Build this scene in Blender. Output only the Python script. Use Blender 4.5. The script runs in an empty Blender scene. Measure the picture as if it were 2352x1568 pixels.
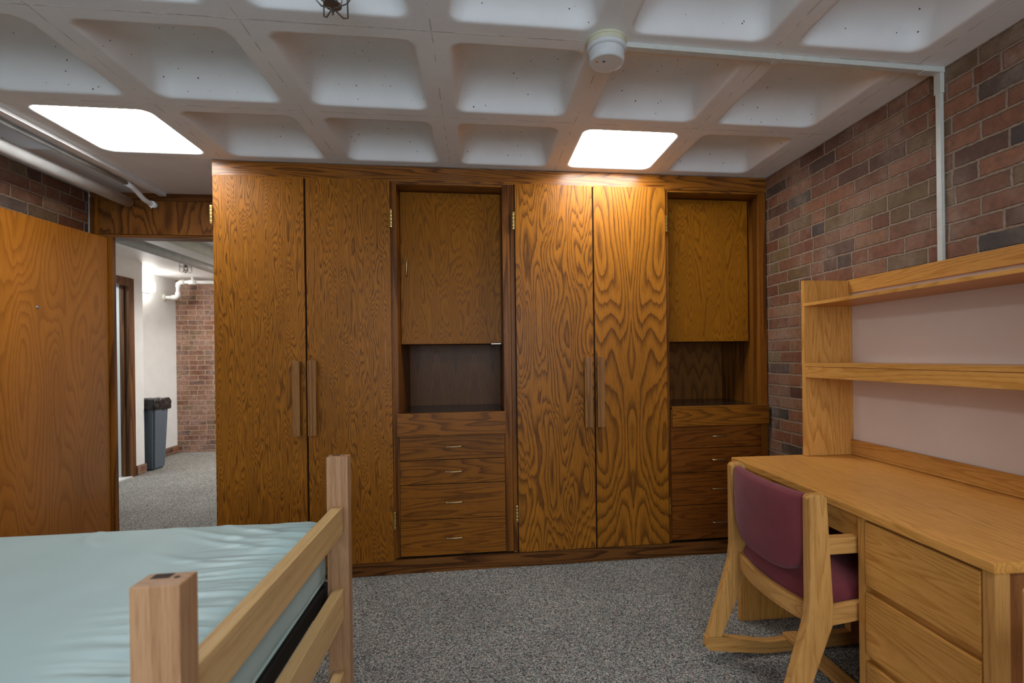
import bpy, bmesh, math, random
from mathutils import Vector, Matrix, noise
random.seed(7)
S = bpy.context.scene
COL = S.collection
PI = math.pi

# ------------------------------------------------------------------ camera
FPX, PPX, PPY = 1152.7, 1240.6, 819.6            # focal length and principal point, pixels of a 2352x1568 frame
YAW, ROLL, CAMZ = -0.1241, -0.0129, 1.2682
def make_camera():
    cd = bpy.data.cameras.new('camera'); cam = bpy.data.objects.new('camera', cd); COL.objects.link(cam)
    cd.sensor_fit = 'HORIZONTAL'; cd.sensor_width = 36.0; cd.lens = FPX / 2352 * 36.0
    cd.shift_x = (1176 - PPX) / 2352; cd.shift_y = (PPY - 784) / 2352
    cd.clip_start = 0.05; cd.clip_end = 60
    fw = Vector((-math.sin(YAW), math.cos(YAW), -0.0008)).normalized()
    r = Vector((math.cos(YAW), math.sin(YAW), 0)); u = r.cross(fw)
    r2 = r * math.cos(ROLL) + u * math.sin(ROLL); u2 = -r * math.sin(ROLL) + u * math.cos(ROLL)
    m = Matrix((r2, u2, -fw)).transposed().to_4x4(); m.translation = (0, 0, CAMZ)
    cam.matrix_world = m
    cd.dof.use_dof = True; cd.dof.focus_distance = 2.7; cd.dof.aperture_fstop = 3.5
    S.camera = cam
make_camera()

# ------------------------------------------------------------------ world, daylight, exposure
w = bpy.data.worlds.new('sky'); S.world = w; w.use_nodes = True
w.node_tree.nodes['Background'].inputs[0].default_value = (0.62, 0.78, 1.0, 1)
w.node_tree.nodes['Background'].inputs[1].default_value = 1.0
S.view_settings.view_transform = 'Standard'; S.view_settings.look = 'None'
S.view_settings.gamma = 1.0; S.view_settings.use_curve_mapping = False
S.view_settings.exposure = 0.62
S.cycles.max_bounces = 16; S.cycles.diffuse_bounces = 10
LAMP = 14.0            # emission of the two seen ceiling diffusers and the two added for fill
SKY_W = 48.0          # daylight entering by the window behind the camera
HALL_W = 55.0
def area(name, loc, rot, sx, sy, power, color):
    l = bpy.data.lights.new(name, 'AREA'); l.shape = 'RECTANGLE'; l.size = sx; l.size_y = sy
    l.energy = power; l.color = color
    o = bpy.data.objects.new(name, l); COL.objects.link(o); o.location = loc; o.rotation_euler = rot
    return o
area('window_daylight', (-0.1, -2.12, 1.55), (PI / 2, 0, 0), 2.6, 1.35, SKY_W, (0.74, 0.88, 1.0))
area('hall_fill_light', (-2.3, 6.9, 2.36), (0, 0, 0), 0.9, 0.25, HALL_W, (1.0, 0.98, 0.95))  # unseen light added under the hall ceiling to brighten the hall

area('bathroom_fill_light', (-4.55, 5.5, 2.3), (0, 0, 0), 0.3, 0.3, 14.0, (0.88, 0.96, 1.0))  # unseen lamp added so the tile behind the opening is not dark

# ------------------------------------------------------------------ constants of the place
H = 2.40; SP = 0.627; GX = -1.399; GY = 2.398
D = 3.03; WR = 1.86; WL = -2.55; WB = -2.0; HD = 3.67

# ------------------------------------------------------------------ materials
def newmat(name):
    m = bpy.data.materials.new(name); m.use_nodes = True
    nt = m.node_tree; b = nt.nodes['Principled BSDF']
    return m, nt, b
def N(nt, t, **kw):
    n = nt.nodes.new(t)
    for k, v in kw.items(): setattr(n, k, v)
    return n
def M(nt, op, a, b=None, c=None, clamp=False):
    n = nt.nodes.new('ShaderNodeMath'); n.operation = op; n.use_clamp = clamp
    for i, v in enumerate((a, b, c)):
        if v is None: continue
        if isinstance(v, (int, float)): n.inputs[i].default_value = v
        else: nt.links.new(v, n.inputs[i])
    return n.outputs[0]
def comb(nt, x, y, z):
    n = nt.nodes.new('ShaderNodeCombineXYZ')
    for i, v in enumerate((x, y, z)):
        if isinstance(v, (int, float)): n.inputs[i].default_value = v
        else: nt.links.new(v, n.inputs[i])
    return n.outputs[0]
def nz(nt, vec, scale=1.0, detail=2.0, rough=0.5, dist=0.0):
    n = nt.nodes.new('ShaderNodeTexNoise'); n.inputs['Scale'].default_value = scale
    n.inputs['Detail'].default_value = detail; n.inputs['Roughness'].default_value = rough
    n.inputs['Distortion'].default_value = dist
    nt.links.new(vec, n.inputs['Vector'])
    return n.outputs['Fac']
def ramp(nt, fac, stops, interp='LINEAR'):
    n = nt.nodes.new('ShaderNodeValToRGB'); cr = n.color_ramp; cr.interpolation = interp
    while len(cr.elements) < len(stops): cr.elements.new(0.5)
    for e, (p, c) in zip(cr.elements, stops):
        e.position = p
        if isinstance(c, (int, float)): c = (c, c, c)
        e.color = (c[0], c[1], c[2], 1)
    nt.links.new(fac, n.inputs[0])
    return n.outputs[0]
def mix(nt, fac, a, b, blend='MIX'):
    n = nt.nodes.new('ShaderNodeMix'); n.data_type = 'RGBA'; n.blend_type = blend
    for i, v in ((0, fac), (6, a), (7, b)):
        if isinstance(v, (int, float)): n.inputs[i].default_value = v
        elif isinstance(v, tuple): n.inputs[i].default_value = (v[0], v[1], v[2], 1)
        else: nt.links.new(v, n.inputs[i])
    return n.outputs[2]
def bump(nt, b, height, strength=0.3, dist=0.002):
    n = nt.nodes.new('ShaderNodeBump'); n.inputs['Strength'].default_value = strength
    n.inputs['Distance'].default_value = dist
    nt.links.new(height, n.inputs['Height']); nt.links.new(n.outputs[0], b.inputs['Normal'])
def plain(name, col, rough=0.5, metal=0.0, spec=0.5, grain=0.06, gs=40.0):
    m, nt, b = newmat(name)
    tc = N(nt, 'ShaderNodeTexCoord').outputs['Object']
    f = nz(nt, tc, gs, 3)
    d = tuple(max(0, c * (1 - grain * 2)) for c in col); l = tuple(min(1, c * (1 + grain)) for c in col)
    nt.links.new(ramp(nt, f, [(0.3, d), (0.7, l)]), b.inputs['Base Color'])
    b.inputs['Roughness'].default_value = rough; b.inputs['Metallic'].default_value = metal
    b.inputs['Specular IOR Level'].default_value = spec
    return m
def emit(name, col, strength):
    m, nt, b = newmat(name)
    b.inputs['Base Color'].default_value = (0.9, 0.9, 0.9, 1)
    b.inputs['Emission Color'].default_value = (col[0], col[1], col[2], 1)
    b.inputs['Emission Strength'].default_value = strength
    return m

def wood(name, axis, light, dark, cross=7.0, along=0.9, rings=10.0, jag=0.05, jf=60.0, mirror=0.0, tilt=0.0,
         rough=0.38, contrast=1.0, pores=0.5, seed=0.0, coat=0.0, spec=0.17):
    """oak: contour lines of a long stretched noise are the flame grain, fine stretched noise the open pores"""
    m, nt, b = newmat(name)
    tc = N(nt, 'ShaderNodeTexCoord').outputs['Object']
    sep = N(nt, 'ShaderNodeSeparateXYZ'); nt.links.new(tc, sep.inputs[0])
    X, Y, Z = sep.outputs
    c1, c2, al = {'Z': (X, Y, Z), 'X': (Z, Y, X), 'Y': (X, Z, Y)}[axis]
    rnd = M(nt, 'ADD', N(nt, 'ShaderNodeObjectInfo').outputs['Random'], seed)
    if mirror: c1 = M(nt, 'PINGPONG', M(nt, 'ADD', c1, 5 * mirror * 2), mirror)
    jn = nz(nt, comb(nt, M(nt, 'MULTIPLY_ADD', c1, jf, M(nt, 'MULTIPLY', rnd, 91.0)), M(nt, 'MULTIPLY', c2, jf), M(nt, 'MULTIPLY', al, 2.2)), 1, 3.0, 0.6)
    al2 = M(nt, 'ADD', al, M(nt, 'MULTIPLY', M(nt, 'SUBTRACT', jn, 0.5), 2 * jag))
    if tilt: al2 = M(nt, 'ADD', al2, M(nt, 'MULTIPLY', c1, tilt))
    vec = comb(nt, M(nt, 'MULTIPLY_ADD', c1, cross, M(nt, 'MULTIPLY', rnd, 37.3)),
               M(nt, 'MULTIPLY_ADD', c2, cross, M(nt, 'MULTIPLY', rnd, 11.7)),
               M(nt, 'MULTIPLY_ADD', al2, along, M(nt, 'MULTIPLY', rnd, 53.1)))
    n = nz(nt, vec, 1.0, 1.3, 0.35)
    r = M(nt, 'FRACT', M(nt, 'MULTIPLY', n, rings))
    line = ramp(nt, r, [(0.0, 0.95), (0.13, 0.66), (0.34, 0.20), (0.56, 0.0), (0.87, 0.04), (0.95, 0.88), (1.0, 0.95)])
    po = nz(nt, comb(nt, M(nt, 'MULTIPLY', c1, 420), M(nt, 'MULTIPLY', c2, 420), M(nt, 'MULTIPLY', al, 16)), 1, 2)
    po = ramp(nt, po, [(0.50, 0.0), (0.68, 1.0)])
    tone = nz(nt, comb(nt, M(nt, 'MULTIPLY_ADD', c1, 3.2, rnd), M(nt, 'MULTIPLY', c2, 3.2), M(nt, 'MULTIPLY', al, 0.8)), 1, 2)
    tone = ramp(nt, tone, [(0.25, 0.82), (0.75, 1.12)])
    f = M(nt, 'MULTIPLY', line, contrast)
    f = M(nt, 'ADD', f, M(nt, 'MULTIPLY', po, pores), clamp=True)
    c = mix(nt, f, light, dark)
    c = mix(nt, 1.0, c, tone, 'MULTIPLY')
    nt.links.new(c, b.inputs['Base Color'])
    b.inputs['Roughness'].default_value = rough
    b.inputs['Specular IOR Level'].default_value = spec
    if coat:
        b.inputs['Coat Weight'].default_value = coat; b.inputs['Coat Roughness'].default_value = 0.22
    bump(nt, b, M(nt, 'MULTIPLY', f, -1.0), 0.25, 0.0006)
    return m

def brick(name, axis, pale=0.62, lo=0.44, hi=0.68):
    m, nt, b = newmat(name)
    pos = N(nt, 'ShaderNodeNewGeometry').outputs['Position']
    sep = N(nt, 'ShaderNodeSeparateXYZ'); nt.links.new(pos, sep.inputs[0])
    U = sep.outputs[0 if axis == 'X' else 1]; Zs = sep.outputs[2]
    d1 = nz(nt, pos, 26, 2); d2 = nz(nt, comb(nt, sep.outputs[1], sep.outputs[2], sep.outputs[0]), 31, 2)
    u = M(nt, 'ADD', U, M(nt, 'MULTIPLY', M(nt, 'SUBTRACT', d1, 0.5), 0.011))
    v = M(nt, 'ADD', M(nt, 'SUBTRACT', H - 0.002, Zs), M(nt, 'MULTIPLY', M(nt, 'SUBTRACT', d2, 0.5), 0.010))
    CH, BL = 0.0698, 0.209
    vr = M(nt, 'DIVIDE', M(nt, 'ADD', v, 70 * CH), CH)
    row = M(nt, 'FLOOR', vr); fv = M(nt, 'MULTIPLY', M(nt, 'FRACT', vr), CH)
    wn = N(nt, 'ShaderNodeTexWhiteNoise', noise_dimensions='1D'); nt.links.new(row, wn.inputs['W'])
    par = M(nt, 'MULTIPLY', M(nt, 'MODULO', row, 2.0), 0.5)
    uu = M(nt, 'ADD', M(nt, 'DIVIDE', M(nt, 'ADD', u, 60 * BL), BL), M(nt, 'ADD', par, M(nt, 'MULTIPLY', wn.outputs[0], 0.16)))
    col = M(nt, 'FLOOR', uu); fu = M(nt, 'FRACT', uu)
    w2 = N(nt, 'ShaderNodeTexWhiteNoise', noise_dimensions='2D'); nt.links.new(comb(nt, col, row, 0), w2.inputs['Vector'])
    half = M(nt, 'GREATER_THAN', w2.outputs[0], 0.86)
    f2 = M(nt, 'MULTIPLY', fu, 2.0)
    which = M(nt, 'MULTIPLY', half, M(nt, 'FLOOR', f2))
    fh = M(nt, 'MULTIPLY', M(nt, 'FRACT', f2), 0.5)
    fx = M(nt, 'ADD', M(nt, 'MULTIPLY', half, fh), M(nt, 'MULTIPLY', M(nt, 'SUBTRACT', 1.0, half), fu))
    wid = M(nt, 'SUBTRACT', 1.0, M(nt, 'MULTIPLY', half, 0.5))
    eu = M(nt, 'MULTIPLY', M(nt, 'MINIMUM', fx, M(nt, 'SUBTRACT', wid, fx)), BL)
    ev = M(nt, 'MINIMUM', fv, M(nt, 'SUBTRACT', CH, fv))
    e = M(nt, 'MINIMUM', eu, ev)
    mask = ramp(nt, M(nt, 'DIVIDE', e, 0.02), [(0.21, 0.0), (0.34, 1.0)])
    w3 = N(nt, 'ShaderNodeTexWhiteNoise', noise_dimensions='3D'); nt.links.new(comb(nt, col, row, which), w3.inputs['Vector'])
    bc = ramp(nt, w3.outputs[0], [(0.0, (0.145, 0.050, 0.024)), (0.13, (0.190, 0.070, 0.034)), (0.30, (0.230, 0.092, 0.045)), (0.44, (0.165, 0.065, 0.033)),
                                  (0.55, (0.225, 0.108, 0.055)), (0.67, (0.098, 0.042, 0.027)), (0.77, (0.13, 0.072, 0.030)), (0.84, (0.15, 0.092, 0.038)),
                                  (0.90, (0.075, 0.045, 0.035)), (0.95, (0.05, 0.036, 0.032))], 'CONSTANT')
    inn = nz(nt, pos, 34, 6, 0.72)
    bc = mix(nt, 1.0, bc, ramp(nt, inn, [(0.25, 0.50), (0.5, 1.0), (0.75, 1.45)]), 'MULTIPLY')
    big = nz(nt, pos, 3.2, 3, 0.6)
    haze = M(nt, 'MULTIPLY', ramp(nt, big, [(lo, 0.0), (hi, pale)]), ramp(nt, nz(nt, pos, 22, 4, 0.7), [(0.35, 0.2), (0.7, 1.0)]))
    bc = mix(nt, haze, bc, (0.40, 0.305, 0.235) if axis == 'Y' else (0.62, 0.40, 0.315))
    mo = ramp(nt, nz(nt, pos, 90, 3), [(0.3, (0.20, 0.132, 0.092)), (0.7, (0.33, 0.235, 0.165))] if axis == 'Y' else [(0.3, (0.44, 0.28, 0.195)), (0.7, (0.60, 0.43, 0.31))])  # end wall mortar lightened, standing in for stronger hall light
    nt.links.new(mix(nt, mask, mo, bc), b.inputs['Base Color'])
    b.inputs['Roughness'].default_value = 0.5; b.inputs['Specular IOR Level'].default_value = 0.45
    hgt = M(nt, 'ADD', mask, M(nt, 'MULTIPLY', nz(nt, pos, 120, 4, 0.7), 0.35))
    bump(nt, b, hgt, 0.85, 0.011)
    return m

def carpet_mat():
    m, nt, b = newmat('carpet_pile')
    pos = N(nt, 'ShaderNodeNewGeometry').outputs['Position']
    v = N(nt, 'ShaderNodeTexVoronoi'); v.inputs['Scale'].default_value = 210; nt.links.new(pos, v.inputs['Vector'])
    sp = N(nt, 'ShaderNodeSeparateColor'); nt.links.new(v.outputs['Color'], sp.inputs[0])
    c = ramp(nt, sp.outputs[0], [(0.0, (0.045, 0.046, 0.05)), (0.16, (0.14, 0.15, 0.155)), (0.34, (0.235, 0.24, 0.235)), (0.50, (0.10, 0.135, 0.14)),
                                 (0.60, (0.33, 0.315, 0.285)), (0.72, (0.19, 0.125, 0.11)), (0.80, (0.20, 0.20, 0.195)), (0.91, (0.42, 0.40, 0.37))], 'CONSTANT')
    c = mix(nt, 1.0, c, ramp(nt, nz(nt, pos, 2.2, 3), [(0.3, (1.08, 1.05, 1.0)), (0.7, (1.30, 1.27, 1.20))]), 'MULTIPLY')
    nt.links.new(c, b.inputs['Base Color'])
    b.inputs['Roughness'].default_value = 0.95; b.inputs['Specular IOR Level'].default_value = 0.1
    bump(nt, b, M(nt, 'SUBTRACT', 1.0, v.outputs['Distance']), 0.8, 0.004)
    return m

def ceiling_mat():
    m, nt, b = newmat('painted_concrete')
    pos = N(nt, 'ShaderNodeNewGeometry').outputs['Position']
    sep = N(nt, 'ShaderNodeSeparateXYZ'); nt.links.new(pos, sep.inputs[0])
    wob = M(nt, 'MULTIPLY', M(nt, 'SUBTRACT', nz(nt, pos, 9, 4, 0.7), 0.5), 0.012)
    def gl(o, g0):
        q = M(nt, 'ADD', M(nt, 'DIVIDE', M(nt, 'SUBTRACT', M(nt, 'ADD', o, wob), g0), SP), 20.5)
        return M(nt, 'MULTIPLY', M(nt, 'ABSOLUTE', M(nt, 'SUBTRACT', M(nt, 'FRACT', q), 0.5)), SP)
    dmin = M(nt, 'MINIMUM', gl(sep.outputs[0], GX), gl(sep.outputs[1], GY))
    seam = ramp(nt, M(nt, 'DIVIDE', dmin, 0.02), [(0.06, 1.0), (0.17, 0.0)])
    patch = ramp(nt, nz(nt, pos, 7, 3, 0.6), [(0.34, 0.15), (0.50, 1.0)])
    seam = M(nt, 'MULTIPLY', seam, patch)
    base = ramp(nt, nz(nt, pos, 5, 4, 0.6), [(0.3, (0.77, 0.765, 0.755)), (0.7, (0.83, 0.825, 0.815))])
    sc = ramp(nt, nz(nt, pos, 16, 2), [(0.45, (0.85, 0.85, 0.83)), (0.55, (0.30, 0.26, 0.22))])
    c = mix(nt, M(nt, 'MULTIPLY', seam, 0.55), base, sc)
    v = N(nt, 'ShaderNodeTexVoronoi'); v.inputs['Scale'].default_value = 55; nt.links.new(pos, v.inputs['Vector'])
    sp = N(nt, 'ShaderNodeSeparateColor'); nt.links.new(v.outputs['Color'], sp.inputs[0])
    rad = M(nt, 'MULTIPLY', M(nt, 'POWER', sp.outputs[1], 3.0), 0.19)
    speck = M(nt, 'MULTIPLY', M(nt, 'LESS_THAN', v.outputs['Distance'], rad), M(nt, 'GREATER_THAN', sp.outputs[0], 0.45))
    speck = M(nt, 'MULTIPLY', speck, M(nt, 'GREATER_THAN', sep.outputs[2], H + 0.012))
    c = mix(nt, speck, c, (0.09, 0.085, 0.08))
    nt.links.new(c, b.inputs['Base Color'])
    b.inputs['Roughness'].default_value = 0.55; b.inputs['Specular IOR Level'].default_value = 0.3
    bump(nt, b, M(nt, 'ADD', nz(nt, pos, 45, 4, 0.6), M(nt, 'MULTIPLY', seam, 0.8)), 0.25, 0.003)
    return m

def fabric(name, dark, light, scale=330.0):
    m, nt, b = newmat(name)
    tc = N(nt, 'ShaderNodeTexCoord').outputs['Object']
    sep = N(nt, 'ShaderNodeSeparateXYZ'); nt.links.new(tc, sep.inputs[0])
    diag = M(nt, 'ADD', M(nt, 'MULTIPLY', sep.outputs[2], 1.0), M(nt, 'MULTIPLY', M(nt, 'ADD', sep.outputs[1], M(nt, 'MULTIPLY', sep.outputs[0], 0.8)), -0.9))
    tw = M(nt, 'SINE', M(nt, 'MULTIPLY', diag, 2600))
    tw = M(nt, 'MULTIPLY_ADD', tw, 0.5, 0.5)
    n1 = nz(nt, tc, scale * 2.2, 3, 0.7); n2 = nz(nt, tc, 12, 3)
    f = M(nt, 'ADD', M(nt, 'MULTIPLY', tw, 0.22), M(nt, 'MULTIPLY', n1, 0.78))
    c = mix(nt, ramp(nt, f, [(0.25, 0.0), (0.75, 1.0)]), dark, light)
    c = mix(nt, 1.0, c, ramp(nt, n2, [(0.3, 0.88), (0.7, 1.08)]), 'MULTIPLY')
    nt.links.new(c, b.inputs['Base Color'])
    b.inputs['Roughness'].default_value = 0.85; b.inputs['Specular IOR Level'].default_value = 0.2
    b.inputs['Sheen Weight'].default_value = 0.18; b.inputs['Sheen Roughness'].default_value = 0.4
    b.inputs['Sheen Tint'].default_value = (1.0, 0.75, 0.78, 1)
    bump(nt, b, f, 0.5, 0.0015)
    return m

def vinyl(name, col):
    m, nt, b = newmat(name)
    tc = N(nt, 'ShaderNodeTexCoord').outputs['Object']
    f = nz(nt, tc, 6, 3)
    d = tuple(c * 0.93 for c in col)
    nt.links.new(ramp(nt, f, [(0.3, d), (0.7, col)]), b.inputs['Base Color'])
    b.inputs['Roughness'].default_value = 0.42; b.inputs['Specular IOR Level'].default_value = 0.45
    bump(nt, b, nz(nt, tc, 900, 2), 0.12, 0.001)
    return m

def tile_mat():
    m, nt, b = newmat('white_wall_tile')
    pos = N(nt, 'ShaderNodeNewGeometry').outputs['Position']
    sep = N(nt, 'ShaderNodeSeparateXYZ'); nt.links.new(pos, sep.inputs[0])
    def g(o):
        q = M(nt, 'FRACT', M(nt, 'DIVIDE', M(nt, 'ADD', o, 20.0), 0.108))
        return M(nt, 'MINIMUM', q, M(nt, 'SUBTRACT', 1.0, q))
    uv = M(nt, 'ADD', sep.outputs[0], sep.outputs[1])
    e = M(nt, 'MINIMUM', g(uv), g(sep.outputs[2]))
    band = M(nt, 'MULTIPLY', M(nt, 'GREATER_THAN', sep.outputs[2], 0.864), M(nt, 'LESS_THAN', sep.outputs[2], 0.972))
    tcol = mix(nt, band, (0.62, 0.70, 0.72), (0.02, 0.02, 0.025))
    nt.links.new(mix(nt, ramp(nt, e, [(0.012, 0.0), (0.03, 1.0)]), (0.5, 0.5, 0.48), tcol), b.inputs['Base Color'])
    b.inputs['Roughness'].default_value = 0.2
    return m

DK_L, DK_D = (0.345, 0.124, 0.010), (0.098, 0.031, 0.004)
RD_L, RD_D = (0.220, 0.066, 0.008), (0.068, 0.019, 0.003)
HO_L, HO_D = (0.640, 0.310, 0.078), (0.360, 0.140, 0.020)
PA_L, PA_D = (0.640, 0.425, 0.195), (0.460, 0.265, 0.100)
PB_L, PB_D = (0.470, 0.262, 0.138), (0.300, 0.148, 0.068)
MT = {}
MT['ply_fine'] = wood('dark_oak_veneer_fine', 'Z', DK_L, DK_D, 13, 1.7, 36, 0.045, jf=70, contrast=0.78)
MT['ply_wide'] = wood('dark_oak_veneer_wide', 'Z', DK_L, DK_D, 6.5, 1.5, 22, 0.085, jf=36, contrast=0.85)
MT['ply_vee'] = wood('dark_oak_veneer_bookmatched', 'Z', DK_L, DK_D, 4.4, 0.9, 22, 0.032, jf=34, mirror=0.23, tilt=-1.3, contrast=0.8)
MT['ply_dull'] = wood('dark_oak_veneer_dull', 'Z', (0.290, 0.105, 0.006), (0.135, 0.043, 0.004), 9, 1.7, 26, 0.06, jf=55, contrast=0.7, spec=0.1)
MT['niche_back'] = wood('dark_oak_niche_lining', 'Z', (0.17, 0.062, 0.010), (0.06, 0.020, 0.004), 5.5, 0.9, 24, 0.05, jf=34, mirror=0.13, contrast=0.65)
MT['dark_z'] = wood('dark_oak_upright', 'Z', (0.24, 0.080, 0.009), (0.085, 0.026, 0.004), 9, 0.4, 6, 0.02)
MT['dark_x'] = wood('dark_oak_board', 'X', (0.290, 0.100, 0.009), (0.100, 0.030, 0.004), 13, 1.0, 13, 0.06, jf=50, spec=0.4, rough=0.3)
MT['drawer_x'] = wood('dark_oak_drawer_front', 'X', (0.270, 0.092, 0.008), DK_D, 13, 1.0, 13, 0.06, jf=50, contrast=0.8)
MT['drawer_red'] = wood('reddish_oak_drawer_front', 'X', RD_L, RD_D, 12, 1.1, 12, 0.05, jf=50, contrast=0.65)
MT['plinth_x'] = wood('dark_oak_plinth', 'X', (0.20, 0.075, 0.016), (0.062, 0.020, 0.005), 16, 0.8, 8, 0.03)
MT['pull_z'] = wood('oak_pull_bar', 'Z', (0.30, 0.135, 0.042), (0.17, 0.068, 0.018), 14, 0.4, 6, 0.01, pores=0.8)
MT['door_leaf'] = wood('orange_oak_door_veneer', 'Z', (0.40, 0.140, 0.016), (0.20, 0.060, 0.008), 5.5, 0.9, 22, 0.045, jf=24, contrast=0.5, rough=0.22, coat=0.5, pores=0.35)
MT['header_z'] = wood('dark_oak_header', 'Z', (0.215, 0.080, 0.016), (0.075, 0.025, 0.006), 5, 1.6, 14, 0.09, jf=26)
MT['header_x'] = wood('dark_oak_header_rail', 'X', (0.20, 0.072, 0.016), (0.075, 0.025, 0.006), 12, 0.6, 5, 0.02)
for ax in 'XYZ':
    MT['oak_' + ax] = wood('honey_oak_' + ax.lower(), ax, HO_L, HO_D, 12, 0.8, 18, 0.05, jf=40, contrast=0.5, pores=0.5, rough=0.34)
    MT['pale_' + ax] = wood('pale_oak_' + ax.lower(), ax, PA_L, PA_D, 13, 0.5, 9, 0.02, contrast=0.4, pores=0.45, rough=0.42)
    MT['chair_' + ax] = wood('chair_oak_' + ax.lower(), ax, (0.60, 0.310, 0.095), (0.34, 0.148, 0.036), 13, 0.7, 12, 0.03, contrast=0.5, pores=0.45, rough=0.33)
MT['post_Z'] = wood('pinkish_oak_post', 'Z', PB_L, PB_D, 14, 0.45, 7, 0.02, contrast=0.55, pores=0.6, rough=0.42)
MT['desk_end_shaded'] = wood('shaded_oak_desk_end', 'Z', (0.36, 0.15, 0.05), (0.16, 0.05, 0.014), 12, 0.5, 7, 0.02, contrast=0.7)  # darker red puts the shade on the desk end into the colour
MT['casing'] = wood('brown_door_casing', 'Z', (0.17, 0.075, 0.030), (0.075, 0.030, 0.012), 10, 0.5, 6, 0.02)
MT['black_top'] = plain('black_laminate', (0.018, 0.014, 0.012), 0.18)
MT['cavity'] = plain('unlit_cabinet_inside', (0.04, 0.018, 0.006), 0.8)
MT['brass'] = plain('brass', (0.62, 0.43, 0.14), 0.3, 1.0)
MT['bronze'] = plain('worn_brass_wire', (0.55, 0.42, 0.24), 0.32, 1.0)
MT['steel'] = plain('chromed_steel', (0.6, 0.6, 0.6), 0.25, 1.0)
MT['wire'] = plain('dull_grey_wire', (0.22, 0.20, 0.18), 0.4, 0.8)
MT['black'] = plain('black_steel', (0.012, 0.012, 0.013), 0.45)
MT['hole'] = plain('dark_hole', (0.05, 0.025, 0.015), 0.9)
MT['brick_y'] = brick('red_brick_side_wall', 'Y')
MT['brick_x'] = brick('red_brick_end_wall_lit', 'X', 0.9, 0.28, 0.62)  # pale bloom on the brick, raised further to carry hall light in the colour
MT['carpet'] = carpet_mat()
MT['ceiling'] = ceiling_mat()
MT['hall_white'] = plain('white_hall_paint', (0.70, 0.70, 0.685), 0.6, grain=0.02, gs=8)
MT['room_white'] = plain('off_white_room_paint', (0.62, 0.60, 0.57), 0.7, grain=0.02, gs=8)
MT['pipe'] = plain('white_pipe_paint', (0.82, 0.815, 0.80), 0.4, grain=0.05, gs=12)
MT['pipe_cream'] = plain('cream_pipe_paint', (0.60, 0.60, 0.50), 0.45, grain=0.06, gs=12)
MT['pipe_grey'] = plain('grey_pipe_paint', (0.42, 0.43, 0.42), 0.5, grain=0.08, gs=12)
MT['plastic'] = plain('white_plastic', (0.66, 0.67, 0.67), 0.4, grain=0.02)
MT['plastic_cream'] = plain('yellowed_plastic', (0.62, 0.60, 0.44), 0.45, grain=0.03)
MT['raceway'] = plain('off_white_metal_raceway', (0.58, 0.59, 0.54), 0.4, grain=0.03)
MT['board'] = plain('pinkish_white_board', (0.80, 0.70, 0.635), 0.5, grain=0.015, gs=6)
MT['vinyl'] = vinyl('pale_teal_vinyl', (0.39, 0.535, 0.545))
MT['vinyl_dark'] = vinyl('teal_piping', (0.33, 0.46, 0.45))
MT['maroon'] = fabric('maroon_wool', (0.090, 0.012, 0.018), (0.255, 0.056, 0.066))
MT['tile'] = tile_mat()
MT['marble'] = plain('pale_marble', (0.62, 0.62, 0.60), 0.35)
MT['bin'] = plain('slate_grey_plastic', (0.085, 0.11, 0.14), 0.45)
MT['bag'] = plain('black_bin_bag', (0.012, 0.012, 0.014), 0.28, grain=0.3)
MT['lens'] = emit('lit_white_diffuser', (0.98, 0.99, 0.97), LAMP)
MT['sconce'] = emit('lit_sconce_glass', (1.0, 0.96, 0.90), 15.0)
MT['red_led'] = plain('orange_indicator', (0.7, 0.18, 0.03), 0.4)
MT['dot'] = plain('black_vent', (0.02, 0.02, 0.02), 0.6)
def glass_mat():
    m, nt, b = newmat('window_glass')
    tr = N(nt, 'ShaderNodeBsdfTransparent'); gl = N(nt, 'ShaderNodeBsdfGlossy'); gl.inputs['Roughness'].default_value = 0.02
    mx = N(nt, 'ShaderNodeMixShader'); mx.inputs[0].default_value = 0.06
    nt.links.new(tr.outputs[0], mx.inputs[1]); nt.links.new(gl.outputs[0], mx.inputs[2])
    nt.links.new(mx.outputs[0], nt.nodes['Material Output'].inputs[0])
    return m
MT['glass'] = glass_mat()

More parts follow.
